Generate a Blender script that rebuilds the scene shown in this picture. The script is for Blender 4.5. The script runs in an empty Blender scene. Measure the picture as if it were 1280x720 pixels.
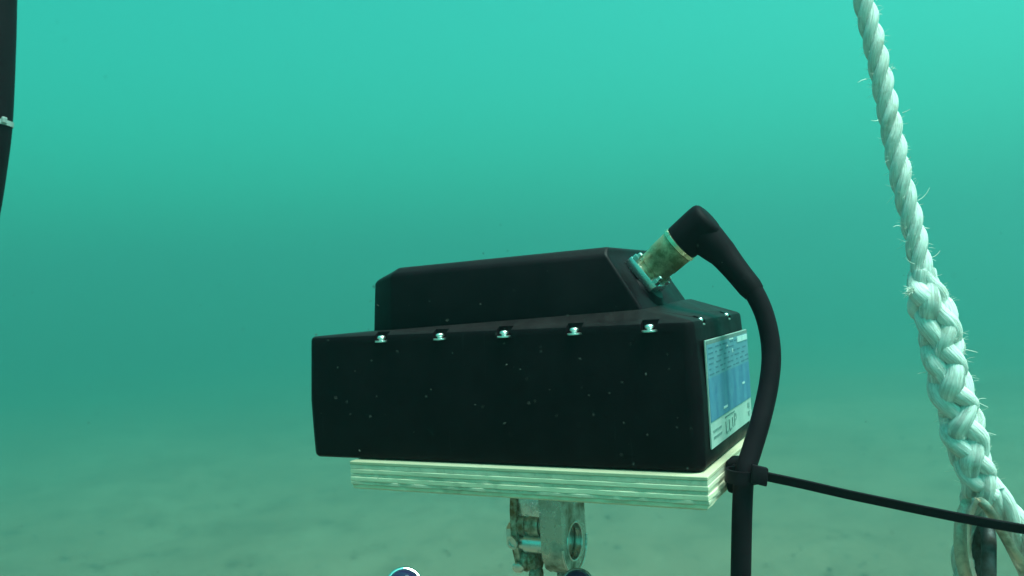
import bpy, bmesh, math, random
from mathutils import Vector, Matrix, noise
random.seed(7)
S = bpy.context.scene
COL = S.collection
R = math.radians

# ------------------------------------------------------------------ camera
cam_d = bpy.data.cameras.new('camera')
cam_d.sensor_width = 36.0
cam_d.lens = 1029.0 / 1280.0 * 36.0
cam_d.clip_start = 0.02
cam_d.clip_end = 600
cam = bpy.data.objects.new('camera', cam_d)
COL.objects.link(cam)
EYE = Vector((0, 0, 3.84))
_roll, _pit = R(3.44), R(0.945)
FWD = Vector((0, math.cos(_pit), math.sin(_pit)))
_r0 = Vector((1, 0, 0)); _u0 = _r0.cross(FWD)
RGT = _r0 * math.cos(_roll) - _u0 * math.sin(_roll)
UPV = _u0 * math.cos(_roll) + _r0 * math.sin(_roll)
cam.matrix_world = Matrix(((RGT.x, UPV.x, -FWD.x, EYE.x), (RGT.y, UPV.y, -FWD.y, EYE.y),
                           (RGT.z, UPV.z, -FWD.z, EYE.z), (0, 0, 0, 1)))
cam_d.dof.use_dof = True
cam_d.dof.focus_distance = 0.49
cam_d.dof.aperture_fstop = 9.0
S.camera = cam

# ------------------------------------------------------------------ light
SUN = Vector((0.36, -0.17, 0.92)).normalized()
w = bpy.data.worlds.new('World'); S.world = w; w.use_nodes = True
nt = w.node_tree
bg = nt.nodes['Background']
sky = nt.nodes.new('ShaderNodeTexSky'); sky.sky_type = 'NISHITA'; sky.sun_disc = False
sky.sun_elevation = math.asin(SUN.z); sky.sun_rotation = math.atan2(SUN.x, SUN.y)
tint = nt.nodes.new('ShaderNodeMix'); tint.data_type = 'RGBA'; tint.blend_type = 'MULTIPLY'
tint.inputs[0].default_value = 1.0; tint.inputs[7].default_value = (.01, 1.0, .52, 1)   # daylight after the sea surface and the water above
nt.links.new(sky.outputs[0], tint.inputs[6]); nt.links.new(tint.outputs[2], bg.inputs['Color'])
bg.inputs['Strength'].default_value = 0.15
ld = bpy.data.lights.new('sun', 'SUN'); ld.energy = 5.0; ld.angle = R(32); ld.color = (1.0, 0.96, 0.88)
sun = bpy.data.objects.new('sun', ld); COL.objects.link(sun)
sun.rotation_euler = SUN.to_track_quat('Z', 'Y').to_euler(); sun.location = (0, 0, 30)
S.view_settings.view_transform = 'Standard'; S.view_settings.look = 'None'
S.view_settings.gamma = 1.0; S.view_settings.use_curve_mapping = False
S.view_settings.exposure = 1.17
S.cycles.volume_bounces = 4
S.cycles.use_denoising = True
S.cycles.max_bounces = 8
S.render.filter_size = 2.2

# ------------------------------------------------------------------ helpers
def at(px, py, Z):
    """point seen at photo pixel px,py and Z metres along the view"""
    return EYE + (FWD + RGT * ((px - 640) / 1029.0) - UPV * ((py - 360) / 1029.0)) * Z

def mesh_obj(name, verts, faces, mat, parent=None, smooth=40, uvs=None):
    me = bpy.data.meshes.new(name)
    me.from_pydata([tuple(v) for v in verts], [], faces)
    me.update()
    if uvs is not None:
        uv = me.uv_layers.new(name='UVMap')
        for lp in me.loops:
            uv.data[lp.index].uv = uvs[lp.vertex_index]
    return fin(name, me, mat, parent, smooth)

def fin(name, me, mat, parent=None, smooth=40):
    if smooth:
        me.polygons.foreach_set('use_smooth', [True] * len(me.polygons))
        me.set_sharp_from_angle(angle=R(smooth))
    if mat: me.materials.append(mat)
    o = bpy.data.objects.new(name, me); COL.objects.link(o)
    if parent: o.parent = parent
    return o

def bm_obj(name, bm, mat, parent=None, smooth=40):
    bmesh.ops.recalc_face_normals(bm, faces=bm.faces)
    me = bpy.data.meshes.new(name); bm.to_mesh(me); bm.free()
    return fin(name, me, mat, parent, smooth)

def thing(name, label, cat, loc=(0, 0, 0), rotz=0, group=None):
    o = bpy.data.objects.new(name, None); COL.objects.link(o)
    o.empty_display_size = 0.02
    o.location = loc; o.rotation_euler = (0, 0, rotz)
    return tag(o, label, cat, group)

def tag(o, label=None, cat=None, group=None, kind=None):
    if label: o['label'] = label
    if cat: o['category'] = cat
    if group: o['group'] = group
    if kind: o['kind'] = kind
    return o

class MB:
    """collects shapes into one mesh"""
    def __init__(s): s.v = []; s.f = []; s.uv = []
    def add(s, v, f, uv=None):
        o = len(s.v); s.v += [Vector(p) for p in v]
        s.f += [tuple(i + o for i in q) for q in f]
        s.uv += uv if uv else [(0, 0)] * len(v)
        return s
    def tube(s, pts, rad, n=12, caps=True, flat=None, up=None, closed=False):
        """swept tube; rad a number or a list; flat=(sx, sy) squashes the section"""
        pts = [Vector(p) for p in pts]; N = len(pts)
        rs = rad if isinstance(rad, (list, tuple)) else [rad] * N
        v = []; uv = []; nrm = None; L = 0
        for i in range(N):
            if closed: t = (pts[(i + 1) % N] - pts[i - 1]).normalized()
            else: t = (pts[min(i + 1, N - 1)] - pts[max(i - 1, 0)]).normalized()
            if nrm is None:
                a = up if up else (Vector((0, 0, 1)) if abs(t.z) < .9 else Vector((1, 0, 0)))
                nrm = (a - t * a.dot(t)).normalized()
            else:
                a = up if up else nrm
                nrm = (a - t * a.dot(t)).normalized()
            b = t.cross(nrm)
            if i: L += (pts[i] - pts[i - 1]).length
            for k in range(n):
                q = 2 * math.pi * k / n
                sx, sy = flat if flat else (1, 1)
                v.append(pts[i] + (nrm * math.cos(q) * sx + b * math.sin(q) * sy) * rs[i])
                uv.append((k / n, L))
        f = []
        for i in range(N if closed else N - 1):
            j = (i + 1) % N
            for k in range(n):
                f.append((i * n + k, i * n + (k + 1) % n, j * n + (k + 1) % n, j * n + k))
        if caps and not closed:
            f.append(tuple(range(n - 1, -1, -1))); f.append(tuple((N - 1) * n + k for k in range(n)))
        return s.add(v, f, uv)
    def lathe(s, base, axis, prof, n=32, ref=None):
        """prof = [(distance along axis, radius)...]"""
        base = Vector(base); ax = Vector(axis).normalized()
        a = ref if ref else (Vector((0, 0, 1)) if abs(ax.z) < .9 else Vector((1, 0, 0)))
        e1 = (a - ax * a.dot(ax)).normalized(); e2 = ax.cross(e1)
        v = []; f = []
        for (h, r) in prof:
            for k in range(n):
                q = 2 * math.pi * k / n
                v.append(base + ax * h + (e1 * math.cos(q) + e2 * math.sin(q)) * max(r, 1e-5))
        m = len(prof)
        for i in range(m - 1):
            for k in range(n):
                f.append((i * n + k, i * n + (k + 1) % n, (i + 1) * n + (k + 1) % n, (i + 1) * n + k))
        f.append(tuple(range(n - 1, -1, -1))); f.append(tuple((m - 1) * n + k for k in range(n)))
        return s.add(v, f)
    def box(s, c, e1, e2, e3):
        """centre and three half-extent vectors"""
        c = Vector(c); v = []
        for i in (-1, 1):
            for j in (-1, 1):
                for k in (-1, 1):
                    v.append(c + Vector(e1) * i + Vector(e2) * j + Vector(e3) * k)
        return s.add(v, [(0, 1, 3, 2), (4, 6, 7, 5), (0, 4, 5, 1), (2, 3, 7, 6), (0, 2, 6, 4), (1, 5, 7, 3)])
    def bm(s):
        b = bmesh.new(); vs = [b.verts.new(p) for p in s.v]
        for q in s.f:
            try: b.faces.new([vs[i] for i in q])
            except ValueError: pass
        bmesh.ops.recalc_face_normals(b, faces=b.faces)
        return b
    def build(s, name, mat, parent=None, smooth=40, bevel=0, seg=2, ang=25):
        if bevel:
            b = s.bm()
            ed = [e for e in b.edges if len(e.link_faces) == 2 and e.calc_face_angle(0) > R(ang)]
            bmesh.ops.bevel(b, geom=ed, offset=bevel, segments=seg, profile=.5, affect='EDGES', clamp_overlap=True)
            return bm_obj(name, b, mat, parent, smooth)
        return mesh_obj(name, s.v, s.f, mat, parent, smooth, s.uv)

def spline(pts, n):
    """Catmull-Rom through pts, n samples a span"""
    P = [Vector(p) for p in pts]; P = [P[0] * 2 - P[1]] + P + [P[-1] * 2 - P[-2]]
    out = []
    for i in range(1, len(P) - 2):
        a, b, c, d = P[i - 1:i + 3]
        for k in range(n):
            t = k / n
            out.append(.5 * ((2 * b) + (c - a) * t + (2 * a - 5 * b + 4 * c - d) * t * t + (3 * b - a - 3 * c + d) * t ** 3))
    out.append(P[-2]); return out

# ------------------------------------------------------------------ materials
class Mat:
    def __init__(s, name, col=(.5, .5, .5), rough=.5, metal=0, spec=.5):
        s.m = bpy.data.materials.new(name); s.m.use_nodes = True
        s.t = s.m.node_tree; s.b = s.t.nodes['Principled BSDF']
        s.b.inputs['Base Color'].default_value = (*col, 1); s.b.inputs['Roughness'].default_value = rough
        s.b.inputs['Metallic'].default_value = metal; s.b.inputs['Specular IOR Level'].default_value = spec
        s.b.inputs['IOR'].default_value = 1.16     # under water: index relative to the water
    def n(s, typ, **kw):
        o = s.t.nodes.new(typ)
        for k, v in kw.items():
            if k in o.inputs: o.inputs[k].default_value = v
            else: setattr(o, k, v)
        return o
    def l(s, a, b): s.t.links.new(a, b)
    def coord(s, kind='Object', scale=(1, 1, 1), rot=(0, 0, 0)):
        c = s.n('ShaderNodeTexCoord'); m = s.n('ShaderNodeMapping')
        m.inputs['Scale'].default_value = scale; m.inputs['Rotation'].default_value = rot
        s.l(c.outputs[kind], m.inputs['Vector']); return m.outputs[0]
    def noise(s, vec, scale, detail=4, rough=.55, dist=0):
        o = s.n('ShaderNodeTexNoise', Scale=scale, Detail=detail, Roughness=rough, Distortion=dist)
        s.l(vec, o.inputs['Vector']); return o.outputs['Fac']
    def ramp(s, fac, stops):
        o = s.n('ShaderNodeValToRGB'); e = o.color_ramp.elements
        while len(e) < len(stops): e.new(.5)
        for k, (p, c) in zip(e, stops):
            k.position = p; k.color = (*c, 1) if isinstance(c, tuple) else (c, c, c, 1)
        s.l(fac, o.inputs[0]); return o.outputs[0]
    def mix(s, fac, a, b, mode='MIX'):
        o = s.n('ShaderNodeMix', data_type='RGBA', blend_type=mode)
        for x, i in ((fac, 0), (a, 6), (b, 7)):
            if isinstance(x, (int, float)): o.inputs[i].default_value = x
            elif isinstance(x, tuple): o.inputs[i].default_value = (*x, 1)
            else: s.l(x, o.inputs[i])
        return o.outputs[2]
    def col(s, c): s.l(c, s.b.inputs['Base Color']); return s
    def rough(s, c): s.l(c, s.b.inputs['Roughness']); return s
    def bump(s, h, strength=.3, dist=.001):
        o = s.n('ShaderNodeBump', Strength=strength, Distance=dist)
        s.l(h, o.inputs['Height']); s.l(o.outputs[0], s.b.inputs['Normal']); return s

def black_plastic(name, base=.010, rough=.5, silt=0):
    k = Mat(name, (base, base, base * 1.15), rough)
    v = k.coord()
    a = k.noise(v, 38, 5); d = k.noise(v, 900, 2)
    k.col(k.ramp(a, [(.3, (base * 1.3, base * .65, base * 1.1)), (.75, (base * 2.4, base * 1.3, base * 1.9))]))
    if silt:
        g = k.n('ShaderNodeNewGeometry'); sx = k.n('ShaderNodeSeparateXYZ'); k.l(g.outputs['Normal'], sx.inputs[0])
        up = k.ramp(sx.outputs[2], [(.55, 0.0), (1.0, silt)]); pt = k.ramp(k.noise(v, 150, 5, .7), [(.35, .35), (.7, 1.0)])
        c0 = k.ramp(a, [(.3, (base * 1.3, base * .65, base * 1.1)), (.75, (base * 2.4, base * 1.3, base * 1.9))])
        sc = k.ramp(k.noise(k.coord('Object', (40, 40, 3)), 6, 3), [(.66, 0.0), (.72, .25)])
        c0 = k.mix(sc, c0, (.022, .022, .026))
        k.col(k.mix(k.mix(1.0, up, pt, 'MULTIPLY'), c0, (.09, .08, .075)))
    k.rough(k.ramp(a, [(.3, rough - .08), (.7, rough + .12)]))
    k.bump(d, .12, .0004)
    return k.m

M_BODY = black_plastic('moulded black plastic', .004, .42, .16)
M_HUMP = black_plastic('moulded black cover plastic', .005, .42, .16)
M_RUB = black_plastic('black rubber', .005, .6)
M_CAB = black_plastic('black cable jacket', .007, .52)
M_TIE = black_plastic('black nylon', .006, .42)

def metal(name, col, rough, dirt=(.05, .04, .03), amt=.5, sc=160):
    k = Mat(name, col, rough, 1.0)
    v = k.coord(); a = k.noise(v, sc, 6, .65); b = k.noise(v, sc * 6, 3)
    f = k.ramp(a, [(.62 - amt * .4, 0.0), (.78 - amt * .25, 1.0)])
    k.col(k.mix(f, col, dirt)); k.rough(k.mix(f, (rough,) * 3, (.75,) * 3))
    mt = k.ramp(f, [(0, 1.0), (1, .25)]); k.l(mt, k.b.inputs['Metallic'])
    k.bump(b, .15, .0003)
    return k.m
M_STEEL = metal('stainless steel', (.72, .72, .70), .28, (.30, .26, .20), .15)
M_FLG = metal('satin flange steel', (.72, .73, .72), .26, (.34, .31, .27), .15)
M_STEEL_D = metal('worn steel', (.38, .38, .37), .38, (.10, .07, .05), .45)
M_RUST = metal('rust stained steel', (.58, .54, .47), .30, (.20, .11, .055), .70, 130)
M_BRASS = metal('tarnished brass', (.66, .60, .40), .30, (.20, .17, .09), .62, 75)
M_RING = metal('bright brass rim', (.80, .76, .55), .25, (.4, .35, .2), .1)
M_SCREW = metal('screw steel', (.95, .94, .93), .34, (.5, .5, .5), .05)
M_CHROME = metal('chrome', (.9, .9, .9), .08, (.5, .5, .5), .05)

def ply(name, c1, c2, stretch):
    k = Mat(name, c1, .72)
    v = k.coord('Object', stretch); u = k.coord()
    a = k.noise(v, 60, 6, .7, .4); b = k.noise(v, 420, 3, .6); c = k.noise(u, 30, 5, .6)
    base = k.ramp(a, [(.30, c2), (.62, c1)])
    base = k.mix(k.ramp(b, [(.28, .4), (.40, 0.0)]), base, tuple(x * .55 for x in c2))
    base = k.mix(k.ramp(c, [(.60, 0.0), (.76, .55)]), base, (.20, .17, .11))
    k.col(base); k.bump(a, .3, .0008)
    return k.m
M_PLY_L = ply('pale long grain ply', (.78, .68, .52), (.64, .54, .40), (.12, .12, 2.2))
M_PLY_T = ply('tan face ply darkened for sun', (.60, .51, .37), (.48, .40, .27), (.12, .12, 2.2))  # top layer only: sunlit glare held down by a darker colour
M_PLY_D = ply('greyer end grain ply', (.67, .60, .48), (.54, .47, .36), (1.4, 1.4, 1.0))

# rope: fibre streaks along each strand come from the strand's own UV
def rope_mat():
    k = Mat('white polypropylene rope', (.78, .76, .70), .5)
    c = k.n('ShaderNodeTexCoord'); m = k.n('ShaderNodeMapping'); k.l(c.outputs['UV'], m.inputs['Vector'])
    m.inputs['Scale'].default_value = (26, 90, 1)
    a = k.noise(m.outputs[0], 1.0, 4, .6, .3)
    v = k.coord(); d = k.noise(v, 55, 4); e = k.noise(v, 14, 3)
    base = k.ramp(a, [(.3, (.50, .49, .46)), (.62, (.82, .81, .79))])
    base = k.mix(k.ramp(d, [(.58, 0.0), (.75, .55)]), base, (.33, .27, .20))
    base = k.mix(k.ramp(k.noise(v, 130, 5, .7), [(.56, 0.0), (.70, .5)]), base, (.36, .34, .24))
    base = k.mix(k.ramp(e, [(.50, 0.0), (.75, .4)]), base, (.38, .33, .26))
    k.col(base); k.bump(a, 1.0, .0011)
    k.b.inputs['Subsurface Weight'].default_value = .25
    k.b.inputs['Subsurface Radius'].default_value = (1, 1, 1)
    k.b.inputs['Subsurface Scale'].default_value = .003
    return k.m
M_ROPE = rope_mat()

def sand_mat():
    k = Mat('sandy seabed', (.40, .32, .23), .95, 0, .1)
    v = k.coord('Object', (.625, .625, .625))
    a = k.noise(v, .22, 6, .65, .6); b = k.noise(v, 1.7, 7, .68, .5); c = k.noise(v, 13, 5, .7)
    d = k.noise(v, 4.2, 3, .5)
    base = k.ramp(a, [(.28, (.215, .125, .088)), (.50, (.265, .156, .110)), (.72, (.315, .192, .138))])
    base = k.mix(k.ramp(b, [(.34, .42), (.54, 0.0)]), base, (.12, .08, .055))
    base = k.mix(k.ramp(d, [(.25, .7), (.36, 0.0)]), base, (.07, .05, .036))
    base = k.mix(k.ramp(c, [(.58, 0.0), (.74, .35)]), base, (.44, .31, .23))
    k.col(base); k.bump(b, .8, .05)
    return k.m
M_SAND = sand_mat()

# ------------------------------------------------------------------ setting: seabed
SB = 1.6
def build_seabed():
    verts = []; faces = []
    rings = [0.0] + [0.6 * 1.083 ** i for i in range(62)]
    rings = [r for r in rings if r < 76] + [76.0]
    n = 220
    idx = []
    for i, r in enumerate(rings):
        row = []
        for k in range(n if i else 1):
            q = 2 * math.pi * k / n
            x, y = r * math.cos(q), r * math.sin(q)
            fade = min(1, max(0, (r - .8) / 3))
            z = noise.fractal(Vector((x * .16, y * .16, 3)), 1.0, 2.0, 5) * .30 * fade
            z += noise.fractal(Vector((x * 1.3, y * 1.3, 9)), .9, 2.0, 4) * .045 * fade
            z += .012 * fade * math.sin(7.0 * y + 2.2 * x + 3 * noise.noise(Vector((x * .5, y * .5, 0))))
            row.append(len(verts)); verts.append((x * SB, y * SB, z * SB * .8))
        idx.append(row)
    for k in range(n): faces.append((idx[0][0], idx[1][k], idx[1][(k + 1) % n]))
    for i in range(1, len(idx) - 1):
        for k in range(n):
            faces.append((idx[i][k], idx[i + 1][k], idx[i + 1][(k + 1) % n], idx[i][(k + 1) % n]))
    o = mesh_obj('seabed', verts, faces, M_SAND, None, 180)
    tag(o, kind='structure')
    # shell grit, pebbles and weed scraps lying on the sand: one uncountable mass
    m = MB()
    for _ in range(1500):
        d = 6.5 + 26 * random.random() ** 1.6; q = R(random.uniform(50, 130))
        x, y = d * math.cos(q), d * math.sin(q)
        z = noise.fractal(Vector((x * .16, y * .16, 3)), 1.0, 2.0, 5) * .30 + noise.fractal(Vector((x * 1.3, y * 1.3, 9)), .9, 2.0, 4) * .045
        s = random.uniform(.012, .045) * (1.7 if random.random() < .05 else 1)
        a = random.uniform(0, 6.28); fl = random.uniform(.25, .6)
        e = [Vector((math.cos(a + t) * s * random.uniform(.6, 1.2), math.sin(a + t) * s * random.uniform(.6, 1.2), 0)) for t in (0, 1.3, 2.5, 3.8, 5.1)]
        c = Vector((x * SB, y * SB, z * SB * .8))
        m.add([c + p for p in e] + [c + Vector((0, 0, s * fl))], [(i, (i + 1) % 5, 5) for i in range(5)])
    k = Mat('shell grit', (.3, .28, .2), .9); v = k.coord()
    k.col(k.ramp(k.noise(v, .9, 2), [(.42, (.03, .024, .018)), (.52, (.17, .11, .08)), (.64, (.34, .24, .18))]))
    g = m.build('shell_grit', k.m, None, 0); tag(g, 'scattered shell grit and dark scraps on the sandy seabed', 'grit', kind='stuff')
build_seabed()

# ------------------------------------------------------------------ the instrument
DEV = at(878, 592, .45); DROT = R(-27.2)
def W(l):   # device-frame point to world
    return DEV + Matrix.Rotation(DROT, 3, 'Z') @ Vector(l)
L_, W_, = .2735, .1315

def rrect(x0, x1, y0, y1, r, n=6):
    out = []
    for (cx, cy, a0) in ((x0 + r, y0 + r, 180), (x1 - r, y0 + r, 270), (x1 - r, y1 - r, 0), (x0 + r, y1 - r, 90)):
        for k in range(n + 1):
            q = R(a0 + 90 * k / n); out.append((cx + r * math.cos(q), cy + r * math.sin(q)))
    return out

def build_device():
    root = thing('instrument_housing', 'black moulded instrument housing with raised cover sitting on the plywood board', 'instrument', DEV, DROT)
    rows = []
    for (ins, z) in ((.0030, 0), (.0010, .0004), (-.0003, .0016), (-.0008, .0035), (-.0014, .02), (-.0018, .040), (-.0008, .058),
                     (.0002, .0765), (.0005, .0812), (.0012, .0829), (.0027, .0839)):
        rows.append([(x, y, z) for x, y in rrect(-L_ + ins, -ins, ins, W_ - ins, .006 - min(ins, .003))])
    top = []
    for x, y in rrect(-L_ + .014, -.031, .0145, W_ - .013, .004):
        f = (x + L_ - .014) / (L_ - .045); g = (y - .0145) / (W_ - .0275)
        top.append((x, y, .0845 + .0066 * f ** 4 + .0035 * f * f * g))
    rows.append(top)
    v = [p for r in rows for p in r]; n = len(rows[0]); f = []
    for i in range(len(rows) - 1):
        for k in range(n): f.append((i * n + k, i * n + (k + 1) % n, (i + 1) * n + (k + 1) % n, (i + 1) * n + k))
    f.append(tuple(range(n - 1, -1, -1))); f.append(tuple((len(rows) - 1) * n + k for k in range(n)))
    body = mesh_obj('housing_body', v, f, M_BODY, root, 0)
    SCR = [(x, .0030, 0) for x in (-.2105, -.1645, -.1180, -.0712, -.0252)] + [(-.0030, .027, 1), (-.0030, .093, 1)]
    cut = MB()
    for x, y, s in SCR:
        if s: cut.box((x + .001, y, .0950), (.0050, 0, 0), (0, .0034, 0), (0, 0, .0150))
        else: cut.box((x, y - .0020, .0934), (.0050, 0, 0), (0, .0040, 0), (0, 0, .0150))
    co = cut.build('cutter', None, root, 0)
    md = body.modifiers.new('b', 'BOOLEAN'); md.object = co; md.operation = 'DIFFERENCE'; md.solver = 'EXACT'
    bpy.context.view_layer.update()
    me = bpy.data.meshes.new_from_object(body.evaluated_get(bpy.context.evaluated_depsgraph_get()))
    body.modifiers.clear(); body.data = me
    me.polygons.foreach_set('use_smooth', [True] * len(me.polygons)); me.set_sharp_from_angle(angle=R(32))
    bpy.data.objects.remove(co)
    for x, y, s in SCR:
        p = (x, y - .0018, .0784) if not s else (x + .0002, y, .0800)
        q = 1.0 if not s else .62
        MB().lathe(p, (0, 0, 1), [(0, .0043 * q), (.0001, .0044 * q), (.0009, .0044 * q), (.0010, .0042 * q), (.0010, .0017 * q), (.0021, .0017 * q), (.0022, .0024 * q), (.0027, .0027 * q), (.0034, .0026 * q), (.0040, .0020 * q), (.0043, .0011 * q), (.0043, .0008 * q), (.0036, .0007 * q)], 24).build('screw', M_SCREW, root)
    # raised cover
    A0 = [(-.2125, .0155, .0805), (-.0272, .0155, .0805), (-.0265, .118, .0805), (-.2125, .118, .0805), (-.2365, .107, .0805), (-.2365, .0268, .0805)]
    A1 = [(-.2112, .0172, .1232), (-.0540, .0172, .1246), (-.0540, .116, .1246), (-.2112, .116, .1232), (-.2340, .106, .1200), (-.2340, .0285, .1200)]
    A2 = [(-.2085, .0230, .1284), (-.0546, .0230, .1298), (-.0546, .110, .1298), (-.2085, .110, .1284), (-.2160, .102, .1275), (-.2160, .0320, .1275)]
    m = MB(); m.add(A0 + A1 + A2, [(5, 4, 3, 2, 1, 0)] + [(i * 6 + k, i * 6 + (k + 1) % 6, i * 6 + 6 + (k + 1) % 6, i * 6 + 6 + k) for i in (0, 1) for k in range(6)] + [tuple(range(12, 18))])
    m.build('raised_cover', M_HUMP, root, 35, .0022, 3, 12)
    # connector socket on the sloping end: boss and square flange with its four bolts
    N = Vector((.80, 0, .60)); Sd = Vector((.60, 0, -.80)); Yd = Vector((0, 1, 0))
    c0 = Vector((-.0425, .0540, .1118))
    MB().lathe(c0 + Sd * .006 - N * .014, N, [(0, .024), (.008, .0165), (.0125, .0118)], 28).build('socket_boss', M_HUMP, root)
    fl = MB().box(c0 + N * .0006, Sd * .0122, Yd * .0125, N * .0030).build('socket_flange', M_FLG, root, 30, .0005, 2)
    for i in (-1, 1):
        for j in (-1, 1):
            p = c0 + Sd * .0094 * i + Yd * .0098 * j + N * .0036
            MB().lathe(p, N, [(0, .0028), (.0026, .0028), (.0026, .0017), (.0050, .0017), (.0056, .0011)], 6).build('bolt', M_STEEL, fl)
    # label on the end wall, printed fields proud of it by a hair
    k = Mat('label white', (.42, .50, .47), .4)
    k.col(k.ramp(k.noise(k.coord(), 60, 4), [(.3, (.33, .43, .40)), (.7, (.43, .52, .48))]))
    y0, y1, z0, z1 = .0145, .1275, .0105, .0716
    def card(name, ya, yb, za, zb, x, mat, par, th=.0002):
        return MB().box((x, (ya + yb) / 2, (za + zb) / 2), (th, 0, 0), (0, (yb - ya) / 2, 0), (0, 0, (zb - za) / 2)).build(name, mat, par, 0)
    lab = card('label', y0, y1, z0, z1, .0011, k.m, root, .0004)
    kb = Mat('label blue print', (.10, .30, .42), .35)
    v = kb.coord('Object', (1, 1, .03)); v2 = kb.coord()
    band = kb.ramp(kb.noise(v, 70, 2), [(.35, (.050, .14, .26)), (.65, (.085, .22, .34))])
    kb.col(kb.mix(kb.ramp(kb.noise(v2, 120, 4), [(.35, 0.0), (.75, .35)]), band, (.16, .34, .42)))
    kl = Mat('label light blue print', (.16, .40, .50), .35)
    kl.col(kl.ramp(kl.noise(kl.coord(), 90, 4), [(.3, (.10, .23, .31)), (.7, (.14, .28, .35))]))
    kd = Mat('label dark ink', (.03, .07, .09), .5); kd.col(kd.ramp(kd.noise(kd.coord(), 300, 2), [(.3, (.17, .26, .25)), (.7, (.24, .34, .32))]))
    kw = Mat('label pale print', (.5, .62, .62), .4); kw.col(kw.ramp(kw.noise(kw.coord(), 300, 2), [(.3, (.4, .55, .56)), (.7, (.6, .7, .7))]))
    kg = Mat('label grey blue ink', (.09, .22, .30), .5); kg.col(kg.ramp(kg.noise(kg.coord(), 300, 2), [(.3, (.07, .16, .22)), (.7, (.09, .19, .24))]))
    kt = Mat('label grey heading', (.2, .26, .26), .5); kt.col(kt.ramp(kt.noise(kt.coord(), 200, 2), [(.3, (.12, .18, .18)), (.7, (.18, .24, .23))]))
    card('printed_field', y0 + .001, y1, .0254, .0500, .0016, kb.m, lab)
    card('printed_field', y0 + .001, y1, .0500, .0690, .0016, kl.m, lab)
    card('heading_band', y0 + .001, y1, .0690, .0712, .0016, kt.m, lab)
    card('logo_box', .0940, y1 - .002, .0650, .0686, .0019, kw.m, lab)
    t = MB()       # blurred table of small print: rows on the upper field
    for r_ in range(6):
        zz = .0668 - .0030 * r_
        yy = y0 + .004
        while yy < y1 - (.040 if r_ < 2 else .010):
            ln = random.uniform(.004, .013)
            t.box((.0018, yy + ln / 2, zz), (.0001, 0, 0), (0, ln / 2, 0), (0, 0, .00045)); yy += ln + random.uniform(.002, .011)
    tag(t.build('small_print', kg.m, lab, 0), kind='stuff')
    t = MB()
    for (yy, zz, a, b) in ((.052, .0292, .010, .0012), (.106, .0375, .007, .0012), (.078, .0684, .011, .0008), (.066, .0650, .004, .0008), (.080, .0610, .002, .0025)):
        t.box((.0019, yy, zz), (.0001, 0, 0), (0, a / 2, 0), (0, 0, b / 2))
    tag(t.build('pale_print', kw.m, lab, 0), kind='stuff')
    t = MB()       # white strip: two short lines, the larger central lettering strokes, marks at the far end
    for zz, w_ in ((.0196, .018), (.0160, .020)):
        yy = .0200
        while yy < .0200 + w_:
            t.box((.0017, yy + .0012, zz), (.0001, 0, 0), (0, .0012, 0), (0, 0, .00065)); yy += .0034
    for (a, b, c, d) in ((.051, .0140, .0507, .0205), (.051, .0140, .056, .0140), (.060, .0142, .0597, .0205), (.060, .0142, .065, .0142), (.069, .0144, .0687, .0205), (.0745, .0144, .0742, .0215), (.0742, .0215, .079, .0212), (.079, .0212, .0792, .0180), (.0792, .0180, .0745, .0180)):
        p, q = Vector((.0017, a, b)), Vector((.0017, c, d)); u = (q - p) / 2; nn = Vector((1, 0, 0)).cross(u.normalized()) * .00055
        t.box((p + q) / 2, (.0001, 0, 0), u, nn)
    yy = .050
    while yy < .076: t.box((.0017, yy + .001, .0232), (.0001, 0, 0), (0, .001, 0), (0, 0, .0005)); yy += .003
    for zz, hh in ((.0212, .0017), (.0158, .0014)): t.box((.0017, .1185, zz), (.0001, 0, 0), (0, .0026, 0), (0, 0, hh))
    tag(t.build('strip_lettering', kd.m, lab, 0), kind='stuff')
    lab.location.x = .0010
    return N, c0
N_AX, C_AX = build_device()

# ------------------------------------------------------------------ plywood board
def build_board():
    root = thing('mounting_board', 'pale plywood mounting board under the black housing with layered edges', 'board', DEV, DROT)
    x0, x1, y0, y1 = -.2366, .0045, -.0068, .1400
    th = [.0022, .0030, .0028, .0022, .0030, .0022, .0032]
    z = -.0002
    for i, t in enumerate(th):
        d = random.uniform(0, .0004) if i % 2 == 0 else random.uniform(.0002, .0007)
        n = 46; v = []; f = []
        def wob(p, s): return .0007 * noise.noise(Vector((p * 60, i * 3.1, s)))
        # outline walked round with a slightly frayed edge, bottom ply worn rounder
        if i == len(th) - 1: d = .0010
        out = []
        for k in range(n): out.append((x0 + d + (x1 - x0 - 2 * d) * k / n, y0 + d + wob(k / 4, 1)))
        for k in range(24): out.append((x1 - d + wob(k / 4, 2), y0 + d + (y1 - y0 - 2 * d) * k / 24))
        for k in range(n): out.append((x1 - d - (x1 - x0 - 2 * d) * k / n, y1 - d + wob(k / 4, 3)))
        for k in range(24): out.append((x0 + d + wob(k / 4, 4), y1 - d - (y1 - y0 - 2 * d) * k / 24))
        N = len(out); cx, cy = (x0 + x1) / 2, (y0 + y1) / 2
        e = .0010 if i == len(th) - 1 else .0003
        lv = [(z, .0005 if i == 0 else .0003), (z - .0004, 0), (z - t + e, 0), (z - t, e)]
        for zz, ins in lv:
            for (x, y) in out:
                v.append((x + (ins if x < cx else -ins), y + (ins if y < cy else -ins), zz))
        for a in range(3):
            for k in range(N): f.append((a * N + k, a * N + N + k, a * N + N + (k + 1) % N, a * N + (k + 1) % N))
        f.append(tuple(range(N))); f.append(tuple(3 * N + k for k in range(N - 1, -1, -1)))
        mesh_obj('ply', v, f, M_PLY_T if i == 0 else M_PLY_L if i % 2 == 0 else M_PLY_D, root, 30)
        z -= t - .00002
build_board()
BZ = -.0187

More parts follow.
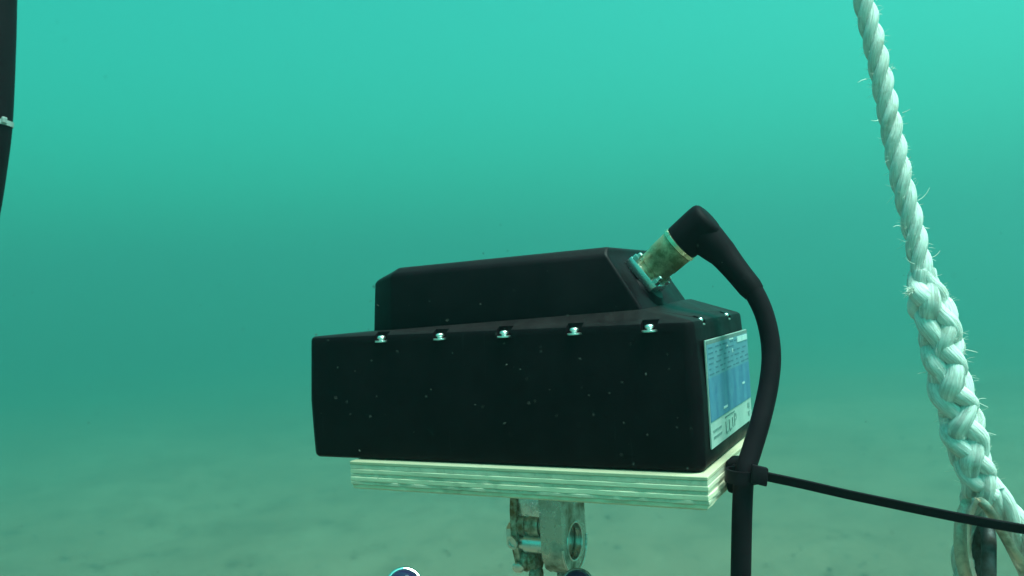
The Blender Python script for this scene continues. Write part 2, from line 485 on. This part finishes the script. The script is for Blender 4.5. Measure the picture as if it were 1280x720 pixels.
# ------------------------------------------------------------------ connector, boot and cable
def build_cable():
    o0 = W(C_AX)
    root = thing('connector_cable', 'black cable with angled boot and brass coupling plugged into the housing', 'cable', o0)
    rot = Matrix.Rotation(DROT, 3, 'Z'); ax = rot @ N_AX
    def g(p): return Vector(p) - o0
    MB().lathe(ax * .0037, ax, [(0, .0098), (.003, .0098), (.0035, .0106), (.010, .0108), (.0105, .0112), (.0225, .0116), (.0235, .0116)], 36).build('coupling_nut', M_BRASS, root)
    MB().lathe(ax * .0272, ax, [(-.0004, .0116), (.0002, .0124), (.0026, .0124), (.0030, .0116)], 36).build('rim', M_RING, root)
    # angled rubber boot: barrel along the socket axis, then the arm turning down
    e = ax * .0425
    p1 = g(at(903, 317, .500)); p2 = g(at(921, 339, .495)); p3 = g(at(943, 366, .4895))
    MB().lathe(ax * .0297, ax, [(0, .0112), (.0008, .0120), (.017, .0122), (.0205, .0120), (.0224, .0114), (.0236, .0100), (.0242, .0078)], 36).build('boot_barrel', M_RUB, root)
    arm = [e + (p1 - e) * k / 4 for k in range(5)] + [p1 + (p2 - p1) * k / 4 for k in range(1, 5)] + [p2 + (p3 - p2) * k / 4 for k in range(1, 5)]
    MB().tube(arm, [.0114, .0112, .0107, .0098, .0089, .0084, .0081, .0078, .0076, .0074, .0073, .0072, .0064], 24).build('boot_arm', M_RUB, root)
    pts = [g(at(928, 348, .492)), g(at(944, 368, .489)), g(at(957.5, 400, .486)), g(at(964, 440, .482)), g(at(961, 480, .477)), g(at(951, 525, .470)),
           g(at(939, 565, .465)), g(at(931, 592, .462)), g(at(928, 630, .460)), g(at(926, 720, .459)), g(at(925, 800, .459))]
    end = pts[-1]
    pts += [end + Vector((.002, .01, -.25)), end + Vector((-.02, .05, -.9)), end + Vector((.05, .08, -1.9)), Vector((end.x + .12, end.y - .05, -o0.z + .03)), Vector((end.x + .5, end.y - .4, -o0.z + .02))]
    sp_ = spline(pts, 9)
    MB().tube(sp_, [max(.0056, .0063 - .00004 * k) for k in range(len(sp_))], 20).build('cable_jacket', M_CAB, root)
build_cable()

# ------------------------------------------------------------------ cable clamp on the board end, and the tie round it
def build_clamp_and_tie():
    c = W((.0125, .0390, -.0090))
    root = thing('cable_clamp', 'small black rubber clamp block holding the cable to the plywood board end', 'clamp', DEV, DROT)
    MB().box((.0105, .0400, -.0085), (.0058, 0, 0), (0, .0085, 0), (0, 0, .0098)).build('clamp_block', M_RUB, root, 40, .0028, 3)
    MB().lathe((.0105, .0320, -.0030), (.4, -1, 0), [(0, .0022), (.0012, .0022), (.0018, .0014)], 16).build('clamp_screw', M_TIE, root)
    cc = at(931, 594, .462)
    t = thing('cable_tie', 'long black cable tie looped round the cable with its tail pointing right', 'cable tie', cc)
    def g(p): return Vector(p) - cc
    # band: a flat loop round cable and clamp
    up = (g(at(929, 620, .461)) - g(at(933, 575, .463))).normalized()
    loop = []
    for k in range(28):
        q = 2 * math.pi * k / 28
        loop.append(Vector((.0085 * math.cos(q) - .0010, .0085 * math.sin(q), 0)) + up * (.0005 * math.cos(q)))
    b = MB(); v = []; f = []
    for i, p in enumerate(loop):
        o = Vector((p.x + .001, p.y, 0)).normalized()
        for (s, h) in ((0, -.0035), (.0014, -.0035), (.0014, .0035), (0, .0035)): v.append(p + o * s + up * h)
    for i in range(28):
        j = (i + 1) % 28
        for k in range(4): f.append((i * 4 + k, i * 4 + (k + 1) % 4, j * 4 + (k + 1) % 4, j * 4 + k))
    b.add(v, f).build('band', M_TIE, t, 30)
    hd = g(at(949, 594, .452)); tx = (g(at(1000, 606, .447)) - hd).normalized()
    MB().box(hd, tx * .0044, up * .0050, tx.cross(up).normalized() * .0034).build('head', M_TIE, t, 40, .0009, 2)
    pts = [(953, 594.5, .451), (1005, 605.5, .447), (1055, 617, .444), (1100, 626.5, .441), (1150, 637, .437), (1210, 649, .431), (1280, 661.5, .424), (1360, 674, .416), (1440, 684, .408)]
    P = spline([g(at(*q)) for q in pts], 6)
    up2 = UPV * 1
    m = MB(); v = []; f = []
    for i, p in enumerate(P):
        tn = (P[min(i + 1, len(P) - 1)] - P[max(i - 1, 0)]).normalized()
        u = (up2 - tn * up2.dot(tn)).normalized(); o = tn.cross(u)
        tw = R(12); u, o = u * math.cos(tw) + o * math.sin(tw), o * math.cos(tw) - u * math.sin(tw)
        for (a, b_) in ((-.0026, -.0005), (-.0022, -.0008), (.0022, -.0008), (.0026, -.0005), (.0026, .0005), (.0022, .0008), (-.0022, .0008), (-.0026, .0005)):
            v.append(p + u * a + o * b_)
    for i in range(len(P) - 1):
        for k in range(8): f.append((i * 8 + k, i * 8 + (k + 1) % 8, i * 8 + 8 + (k + 1) % 8, i * 8 + 8 + k))
    f.append(tuple(range(7, -1, -1))); f.append(tuple((len(P) - 1) * 8 + k for k in range(8)))
    m.add(v, f).build('tail', M_TIE, t, 30)
build_clamp_and_tie()

# ------------------------------------------------------------------ steel swivel clamp and tripod under the board
def build_mount():
    root = thing('swivel_clamp', 'stained steel swivel clamp bolted beneath the plywood board', 'clamp', DEV, DROT)
    Y = .045; xr = -.0985
    # right cheek: D plate with a bored boss
    n = 40; cz = -.0580; r = .0194; x1 = xr; x0 = xr - .0150
    prof = [(Y + r, BZ)] + [(Y + r * math.cos(R(a)), cz - r * math.sin(R(a))) for a in [180 * k / n for k in range(n + 1)]] + [(Y - r, BZ)]
    hole = [(Y + .0120 * math.cos(R(360 * k / 40)), cz + .0005 + .0120 * math.sin(R(360 * k / 40))) for k in range(40)]
    bm = bmesh.new()
    def ringv(pl, x): return [bm.verts.new((x, y, z)) for y, z in pl]
    a, b = ringv(prof, x0), ringv(prof, x1)
    for i in range(len(a)): bm.faces.new((a[i], a[(i + 1) % len(a)], b[(i + 1) % len(a)], b[i]))
    bm.faces.new(a)
    h1 = ringv(hole, x1); h2 = ringv(hole, x1 - .0060)
    for i in range(40): bm.faces.new((h1[i], h1[(i + 1) % 40], h2[(i + 1) % 40], h2[i]))
    bm.faces.new(h2)
    eds = []
    for loop in (b, h1):
        for i in range(len(loop)): eds.append(bm.edges.get((loop[i], loop[(i + 1) % len(loop)])))
    bmesh.ops.triangle_fill(bm, use_beauty=True, use_dissolve=False, edges=eds)
    chk = bm_obj('cheek_plate', bm, metal('dull grey steel', (.55, .54, .50), .24, (.18, .14, .09), .30, 45), root, 30)
    MB().lathe((x1 - .0060, Y, cz + .0005), (1, 0, 0), [(0, .0100), (.0008, .0100), (.0014, .0085), (.0016, .003)], 32).build('pivot_cap', M_STEEL, chk)
    MB().tube([(x1 + .0001, y, z) for y, z in prof[1:-1]], .0008, 8).build('rim', M_STEEL, chk, 60)
    MB().tube([(x1 + .0001, y, z) for y, z in hole], .0006, 8, closed=True).build('bore_lip', M_STEEL, chk, 60)
    # left cheek, thinner and chamfered, with its nut
    lx = -.1370
    lp = [(Y - .013, BZ), (Y - .016, -.036), (Y - .0165, -.058), (Y - .012, -.074), (Y - .003, -.079), (Y + .008, -.076), (Y + .014, -.056), (Y + .014, BZ)]
    v = [(lx, y, z) for y, z in lp] + [(lx + .0050, y, z) for y, z in lp]; k = len(lp)
    lc = MB().add(v, [tuple(range(k)), tuple(range(2 * k - 1, k - 1, -1))] + [(i, k + i, k + (i + 1) % k, (i + 1) % k) for i in range(k)]).build('cheek_plate', M_RUST, root, 30, .0012, 2)
    MB().lathe((lx - .0062, Y - .006, -.0525), (1, 0, 0), [(0, .0048), (.0006, .0060), (.0060, .0060)], 6).build('nut', M_STEEL, lc)
    MB().lathe((lx + .0025, Y - .0178, -.0560), (-.3, -1, -.15), [(0, .0045), (.0012, .0045), (.0012, .0030), (.0002, .0028)], 20).build('eyelet', M_STEEL, lc)
    MB().lathe((lx + .0030, Y - .0130, -.0735), (.2, -1, -.5), [(0, .0040), (.0014, .0040), (.0028, .0022)], 16).build('rivet', M_STEEL, lc)
    # block, cross bolt and lower lugs between the cheeks
    MB().box((-.1222, Y - .001, -.0300), (.0110, 0, 0), (0, .0120, 0), (0, 0, .0112)).build('base_block', M_FLG, root, 35, .0018, 2)
    MB().lathe((lx + .0045, Y - .008, -.0462), (1, 0, 0), [(0, .0078), (.005, .0082), (.0055, .0070), (.0075, .0070), (.0080, .0082), (.0150, .0080), (.0155, .0066), (.0235, .0066)], 28).build('hinge_barrel', M_RUST, root)
    MB().lathe((lx + .004, Y - .010, -.0580), (1, 0, 0), [(0, .0050), (.004, .0050), (.0045, .0064), (.0240, .0064)], 28).build('cross_bolt', M_STEEL, root)
    MB().lathe((lx + .0045, Y - .006, -.0705), (1, 0, 0), [(0, .0072), (.002, .0078), (.004, .0066), (.006, .0078), (.008, .0066), (.0105, .0074), (.0115, .0050)], 18).build('knurled_collar', M_RUST, root)
    MB().lathe((-.1160, Y - .006, -.0708), (1, 0, 0), [(0, .0046), (.003, .0058), (.0045, .0046), (.006, .0058), (.0078, .0058)], 18).build('lock_screw', M_STEEL_D, root)
    MB().lathe((lx + .010, Y - .008, -.0785), (1, -.1, -.1), [(0, .0040), (.0012, .0050), (.006, .0050), (.007, .0034)], 18).build('lever_end', M_RUST, root)
    # tripod below, mostly under the picture
    hub = W((-.1060, Y, -.100))
    t = thing('tripod_stand', 'steel tripod stand with two glossy domed knobs under the swivel clamp', 'tripod', hub, DROT)
    MB().tube([(0, 0, .0240), (0, 0, -.05)], .0060, 20).build('stem', M_STEEL_D, t)
    MB().lathe((0, 0, -.05), (0, 0, -1), [(0, .014), (.004, .018), (.05, .018), (.054, .016)], 28).build('hub', M_STEEL_D, t)
    MB().tube([(0, 0, -.10), (0, 0, -hub.z + .5)], .016, 20).build('mast', M_STEEL_D, t)
    for q in (100, 220, 340):
        d = Vector((math.cos(R(q)), math.sin(R(q)), 0))
        MB().tube([d * .012 + Vector((0, 0, -1.5)), d * 1.5 + Vector((0, 0, -hub.z + .03))], .012, 14).build('leg', M_STEEL_D, t)
    MBK = Mat('dark blue glossy knob', (.012, .016, .05), .12); MBK.b.inputs['Coat Weight'].default_value = .5
    MBK.col(MBK.ramp(MBK.noise(MBK.coord(), 60, 3), [(.3, (.010, .014, .045)), (.7, (.03, .02, .06))]))
    inv = Matrix.Rotation(-DROT, 3, 'Z')
    for (px, py, Z, r_, dim) in ((505, 732.5, .47, .0108, 0), (722, 731, .50, .0100, 1)):
        p = inv @ (at(px, py, Z) - hub); ax = (inv @ (EYE - at(px, py, Z)))
        ax = (ax.normalized() + Vector((0, 0, .35))).normalized()
        kn = MB().lathe(p, ax, [(-.012, .0045), (-.006, r_ * .8), (-.002, r_ * .9), (.002, r_ * .86), (.0045, r_ * .66), (.0062, r_ * .36), (.0068, .0006)], 36).build('knob', MBK.m, t, 60)
        MB().lathe(p, ax, [(-.0022, r_ * .86), (-.0016, r_ * 1.0), (.0004, r_ * 1.02), (.0016, r_ * .96), (.0018, r_ * .88)], 40).build('bezel', M_CHROME if not dim else M_STEEL_D, kn, 60)
        MB().tube([p - ax * .010, p - ax * .014 + Vector((0, .01, -.02)), Vector((0, 0, -.075))], .004, 12).build('knob_arm', M_STEEL_D, t)
build_mount()

# ------------------------------------------------------------------ rope with spliced eye, thimble and shackle
def frames(P):
    N = len(P); out = []; nrm = None
    for i in range(N):
        t = (P[min(i + 1, N - 1)] - P[max(i - 1, 0)]).normalized()
        a = nrm if nrm else Vector((0, -1, 0)); nrm = (a - t * a.dot(t)).normalized()
        out.append((P[i], nrm, t.cross(nrm), t))
    return out
def arclen(P, step):
    out = [P[0]]; need = step
    for a, b in zip(P, P[1:]):
        d = (b - a).length; u = 0
        while need <= d - u:
            u += need; out.append(a + (b - a) * (u / d)); need = step
        need -= d - u
    return out

def build_rope():
    o0 = at(1212, 615, .452)
    root = thing('mooring_rope', 'thick white twisted rope with frayed fibres and a spliced lower end', 'rope', o0)
    def g(p): return Vector(p) - o0
    # plain laid part, going up from the splice
    c = [(1166, 372, .462), (1152, 335, .464), (1143, 290, .467), (1135, 256, .469), (1127, 225, .471), (1107, 122, .479), (1094, 60, .484), (1080, 0, .489), (1058, -110, .498)]
    P = [g(at(*q)) for q in c]
    d = (P[-1] - P[-2]).normalized()
    top = 8.1
    for h in (.25, .8, 2.0, 4.0, 6.0, top): P.append(P[8] + Vector((-.16 * h + .003 * h * h, .05 * h, h)))
    near = arclen(spline(P[:9], 24), .0022); far = arclen(spline(P[8:], 40), .0085)
    path = near + far[1:]
    lens = [0]
    for a, b in zip(path, path[1:]): lens.append(lens[-1] + (b - a).length)
    D = .0128; rs = D * .262; hr = D * .238; lay = .041
    fr = frames(path)
    for s in range(3):
        pts = []; rad = []
        for (p, a, b, t), l in zip(fr, lens):
            q = 2 * math.pi * (l / lay + s / 3)
            pts.append(p + (a * math.cos(q) + b * math.sin(q)) * hr)
            rad.append(rs * (1 + .05 * noise.noise(Vector((l * 40, s * 7, 0)))))
        k = len(near) + 20
        MB().tube(pts[:k], rad[:k], 12).build('strand', M_ROPE, root, 80)
        MB().tube(pts[k - 1:], rad[k - 1:], 6).build('upper_strand', M_ROPE, root, 80)
    # splice: six strands woven over and under each other
    sp = [(1152, 340, .464), (1158, 368, .462), (1169, 392, .460), (1177, 424, .458), (1185, 462, .456), (1193, 495, .455), (1201, 527, .454), (1208, 555, .453), (1216, 580, .452), (1226, 604, .452), (1236, 622, .452)]
    SP = arclen(spline([g(at(*q)) for q in sp], 12), .0018); fs = frames(SP); n = len(fs)
    turn = .062
    for d_ in (1, -1):
        for s in range(3):
            pts = []; rad = []
            for i, (p, a, b, t) in enumerate(fs):
                u = i / (n - 1); l = i * .0018
                w_ = min(1, .50 + u * 4.0) * (1.0 - .22 * max(0, (u - .8) / .2))
                th = l / turn * 2 * math.pi
                q = 2 * math.pi * s / 3 + d_ * th + .4
                rr = (.0060 + d_ * .0009 * math.cos(3 * th) + .0019 * noise.noise(Vector((l * 55, s * 5, d_))) + .0008 * noise.noise(Vector((l * 190, s * 2, d_ * 3)))) * w_
                q += .75 * noise.noise(Vector((l * 38, s * 9.7, d_ * 2.2)))
                pts.append(p + (a * math.cos(q) + b * math.sin(q)) * rr)
                rad.append(.0050 * (.62 + .38 * w_) * (1 + .38 * noise.noise(Vector((l * 70, s * 3.3, d_ * 4)))))
            MB().tube(pts, rad, 12, flat=(1.0, 1.0)).build('splice_strand', M_ROPE, root, 80)
    MB().tube(SP, .0042, 10).build('splice_core', M_ROPE, root, 80)
    # the eye: laid rope leaving the splice, round the outside of the thimble and back up behind
    ey = [(1229, 598, .453), (1245, 620, .453), (1264, 648, .454), (1284, 682, .455), (1300, 716, .455), (1298, 752, .453), (1282, 782, .458), (1252, 790, .463), (1226, 768, .469), (1208, 730, .474), (1208, 690, .474), (1213, 650, .470), (1221, 615, .462)]
    EP = arclen(spline([g(at(*q)) for q in ey], 14), .0022); fe = frames(EP)
    for s in range(3):
        pts = []
        for i, (p, a, b, t) in enumerate(fe):
            q = 2 * math.pi * (i * .0022 / .060 + s / 3 + .28)
            k = 1 if i > 12 else .6 + .4 * i / 12
            pts.append(p + (a * math.cos(q) + b * math.sin(q)) * .0038 * k)
        MB().tube(pts, .0041, 12).build('eye_strand', M_ROPE, root, 80)
    # loose fibres
    hairs = MB()
    def hair(p, dirv, ln, r_=.00013):
        bend = Vector((random.uniform(-1, 1), random.uniform(-1, 1), random.uniform(-1, 1))) * .35
        hairs.tube([p, p + dirv * ln * .35, p + (dirv + bend * .5) * ln * .7, p + (dirv + bend) * ln], [r_, r_ * .9, r_ * .7, r_ * .4], 4)
    for (px, py, qx, qy) in ((1147, 251, 1165, 240), (1126, 283, 1118, 280), (1165, 322, 1177, 316), (1155, 284, 1161, 286), (1113, 88, 1121, 83), (1083, 99, 1075, 100), (1201, 436, 1224, 440), (1157, 465, 1149, 466), (1226, 540, 1243, 541), (1128, 141, 1136, 138), (1196, 492, 1232, 506), (1143, 330, 1132, 326), (1098, 150, 1092, 153), (1135, 200, 1141, 194), (1180, 395, 1206, 430), (1222, 500, 1229, 496)):
        Z = .458; p = g(at(px, py, Z)); q = g(at(qx, qy, Z - .002)); hair(p, (q - p).normalized(), (q - p).length, .00022)
    for _ in range(520):
        if random.random() < .55:
            i = random.randrange(5, n - 5); p, a, b, t = fs[i]; rr = .0098 * min(1, .5 + i / n * 4)
        else:
            i = random.randrange(5, len(near) - 5); p, a, b, t = fr[i]; rr = .0060
        q = random.uniform(0, 6.28); o = a * math.cos(q) + b * math.sin(q)
        hair(p + o * rr, (o + t * random.uniform(-.9, .9)).normalized(), random.uniform(.001, .0045), .00010)
    tf = g(at(1141, 364, .458))     # frayed tuft where the first tuck ends
    for _ in range(46):
        dv = (g(at(1128, 366, .455)) - tf).normalized() + Vector((random.gauss(0, .45), random.gauss(0, .45), random.gauss(0, .55)))
        hair(tf + Vector((random.gauss(0, .0008), random.gauss(0, .0008), random.gauss(0, .001))), dv.normalized(), random.uniform(.002, .0055), .0002)
    k = Mat('loose rope fibre', (.75, .74, .68), .5); k.col(k.ramp(k.noise(k.coord(), 90, 2), [(.3, (.62, .6, .53)), (.7, (.8, .79, .74))]))
    tag(hairs.build('fibres', k.m, root, 80), kind='stuff')

    # thimble: teardrop channel
    ct = at(1236, 682, .448)
    th = thing('rope_thimble', 'worn metal teardrop thimble set into the rope eye', 'thimble', ct)
    pp = [(1216, 627, .4450), (1208, 648, .4445), (1206, 672, .4440), (1208, 700, .4440), (1217, 728, .4440), (1238, 748, .4450), (1266, 752, .4460), (1286, 744, .4440), (1282, 722, .4420), (1268, 696, .4405), (1250, 664, .4395), (1236, 640, .4395), (1225, 628, .4420)]
    Q = [Vector(at(*q)) - ct for q in pp]
    full = spline(Q + [Q[0]], 8)[:-1]
    cen = sum(full, Vector()) / len(full)
    pn = (Vector(at(1236, 682, .40)) - Vector(at(1236, 682, .5))).normalized()
    sec = [(-.0030, .0052), (-.0010, .0046), (.0006, .0026), (.0010, 0), (.0006, -.0026), (-.0010, -.0046), (-.0030, -.0052), (-.0026, -.0062), (0, -.0056), (.0018, -.003), (.0022, 0), (.0018, .003), (0, .0056), (-.0026, .0062)]
    v = []; f = []; K = len(sec); Nn = len(full)
    pn = (pn + RGT * .55).normalized()          # the plane of the teardrop is turned a little to the right
    for i, p in enumerate(full):
        t = (full[(i + 1) % Nn] - full[i - 1]).normalized()
        inn = pn.cross(t); inn = inn if inn.dot(cen - p) > 0 else -inn
        inn.normalize()
        sc_ = 1 - .5 * min(1, max(0, (i - 60) / 16))
        for (a, b) in sec: v.append(p + inn * a * (.4 + .6 * sc_) + pn * b * sc_)
    for i in range(Nn):
        j = (i + 1) % Nn
        for k_ in range(K): f.append((i * K + k_, i * K + (k_ + 1) % K, j * K + (k_ + 1) % K, j * K + k_))
    MB().add(v, f).build('channel', metal('worn galvanised thimble', (.60, .52, .45), .36, (.24, .18, .13), .45, 90), th, 50)
    sk = at(1236, 700, .452)
    sh = thing('shackle', 'dark steel shackle hooked through the thimble', 'shackle', sk)
    bow = [(1216, 800, .478), (1217, 745, .474), (1220, 705, .470), (1226, 672, .463), (1232, 660, .456), (1236, 672, .449), (1236, 705, .443), (1236, 745, .440), (1236, 800, .439)]
    MB().tube(spline([Vector(at(*q)) - sk for q in bow], 8), .0037, 16).build('bow', metal('blackened steel', (.10, .105, .11), .6, (.05, .045, .04), .6), sh, 80)
    a, b = Vector(at(1216, 797, .480)) - sk, Vector(at(1236, 797, .436)) - sk
    u = (b - a).normalized()
    MB().lathe(a - u * .006, u, [(0, .0055), (.004, .0075), (.010, .0075), (.011, .004), ((b - a).length + .002, .004), ((b - a).length + .003, .0075), ((b - a).length + .009, .0075), ((b - a).length + .010, .005)], 16).build('pin', M_STEEL, sh)
build_rope()

# ------------------------------------------------------------------ dark curved strut at the left with a pale tie
def build_strut():
    b0 = at(-12, 150, .60)
    t = thing('curved_strut', 'dark curved strut at the left edge of the picture', 'strut', b0)
    def g(p): return Vector(p) - b0
    r_ = .0165; e = r_ / .60 * 1029
    c = [(21, -260), (20, -120), (17.5, -30), (17, 0), (15.5, 60), (11.5, 150), (5, 205), (-4, 262), (-18, 330), (-48, 430), (-90, 540)]
    P = [g(at(x - e, y, .60)) for x, y in c]
    P = [P[0] + Vector((-.02, .05, .55))] + P
    P += [P[-1] + Vector((-.18, .05, -.35)), P[-1] + Vector((-.6, .1, -1.3)), Vector((P[-1].x - 1.15, P[-1].y + .2, -b0.z + .02))]
    MB().tube(spline(P, 8), r_, 24).build('strut_tube', M_CAB, t, 80)
    k = Mat('pale nylon tie', (.7, .72, .7), .45); k.col(k.ramp(k.noise(k.coord(), 200, 3), [(.3, (.34, .36, .36)), (.7, (.46, .48, .47))]))
    cc = g(at(11.5 - e, 151.5, .60)); up = (g(at(14.2 - e, 130, .60)) - g(at(11 - e, 172, .60))).normalized()
    t2 = thing('strut_tie', 'narrow pale cable tie round the dark strut at left', 'cable tie', b0 + cc)
    MB().lathe(up * -.0022, up, [(0, r_ + .0001), (0, r_ + .0006), (.0036, r_ + .0006), (.0036, r_ + .0001)], 32).build('band', k.m, t2, 30)
    MB().box(RGT * (r_ + .0006) * .95 - FWD * (r_ + .0015) * .30 + up * -.0003, RGT * .0011, up * .0022, FWD * .0022).build('head', k.m, t2, 30, .0005, 1)
build_strut()

# ------------------------------------------------------------------ drifting particles
def build_particles():
    m = MB()
    def fleck(c, s, st):
        ax = Vector((random.gauss(0, 1), random.gauss(0, 1), random.gauss(0, 1))).normalized()
        e1 = ax.orthogonal().normalized(); e2 = ax.cross(e1)
        m.add([c + ax * s * st, c - ax * s * st, c + e1 * s, c - e1 * s * .8, c + e2 * s * .7, c - e2 * s], [(0, 2, 4), (0, 4, 3), (0, 3, 5), (0, 5, 2), (1, 4, 2), (1, 3, 4), (1, 5, 3), (1, 2, 5)])
    for _ in range(520):
        Z = .20 + 1.5 * random.random() ** 1.2
        p = at(random.uniform(-200, 1480), random.uniform(-150, 870), Z)
        fleck(p, random.uniform(.00010, .00030) * (1.8 if random.random() < .08 else 1) * (Z / .5) ** .5, random.uniform(1, 2.2))
    for _ in range(70):
        Z = random.uniform(.30, .42)
        p = at(random.uniform(370, 900), random.uniform(300, 600), Z)
        fleck(p, random.uniform(.00014, .00042), random.uniform(1.2, 3.0))
    k = Mat('drifting particle', (.5, .5, .45), .8); k.col(k.ramp(k.noise(k.coord(), 6, 2), [(.35, (.03, .03, .028)), (.65, (.12, .12, .11))]))
    o = m.build('suspended_particles', k.m, None, 0)
    tag(o, 'tiny pale particles drifting in the green water', 'particles', kind='stuff')
build_particles()

# ------------------------------------------------------------------ the water as a body of haze
def build_haze():
    b = MB().box((0, 0, 5.5), (126, 0, 0), (0, 126, 0), (0, 0, 6.9))
    m = bpy.data.materials.new('green sea water'); m.use_nodes = True
    t = m.node_tree; t.nodes.remove(t.nodes['Principled BSDF'])
    p = t.nodes.new('ShaderNodeVolumePrincipled')
    p.inputs['Color'].default_value = (.148, .30, .305, 1)
    p.inputs['Absorption Color'].default_value = (.0, .34, .285, 1)
    p.inputs['Density'].default_value = .0845
    p.inputs['Anisotropy'].default_value = .62
    t.links.new(p.outputs[0], t.nodes['Material Output'].inputs['Volume'])
    o = b.build('haze', m, None, 0)
    tag(o, 'green sea water filling the scene', 'water', kind='stuff')
build_haze()
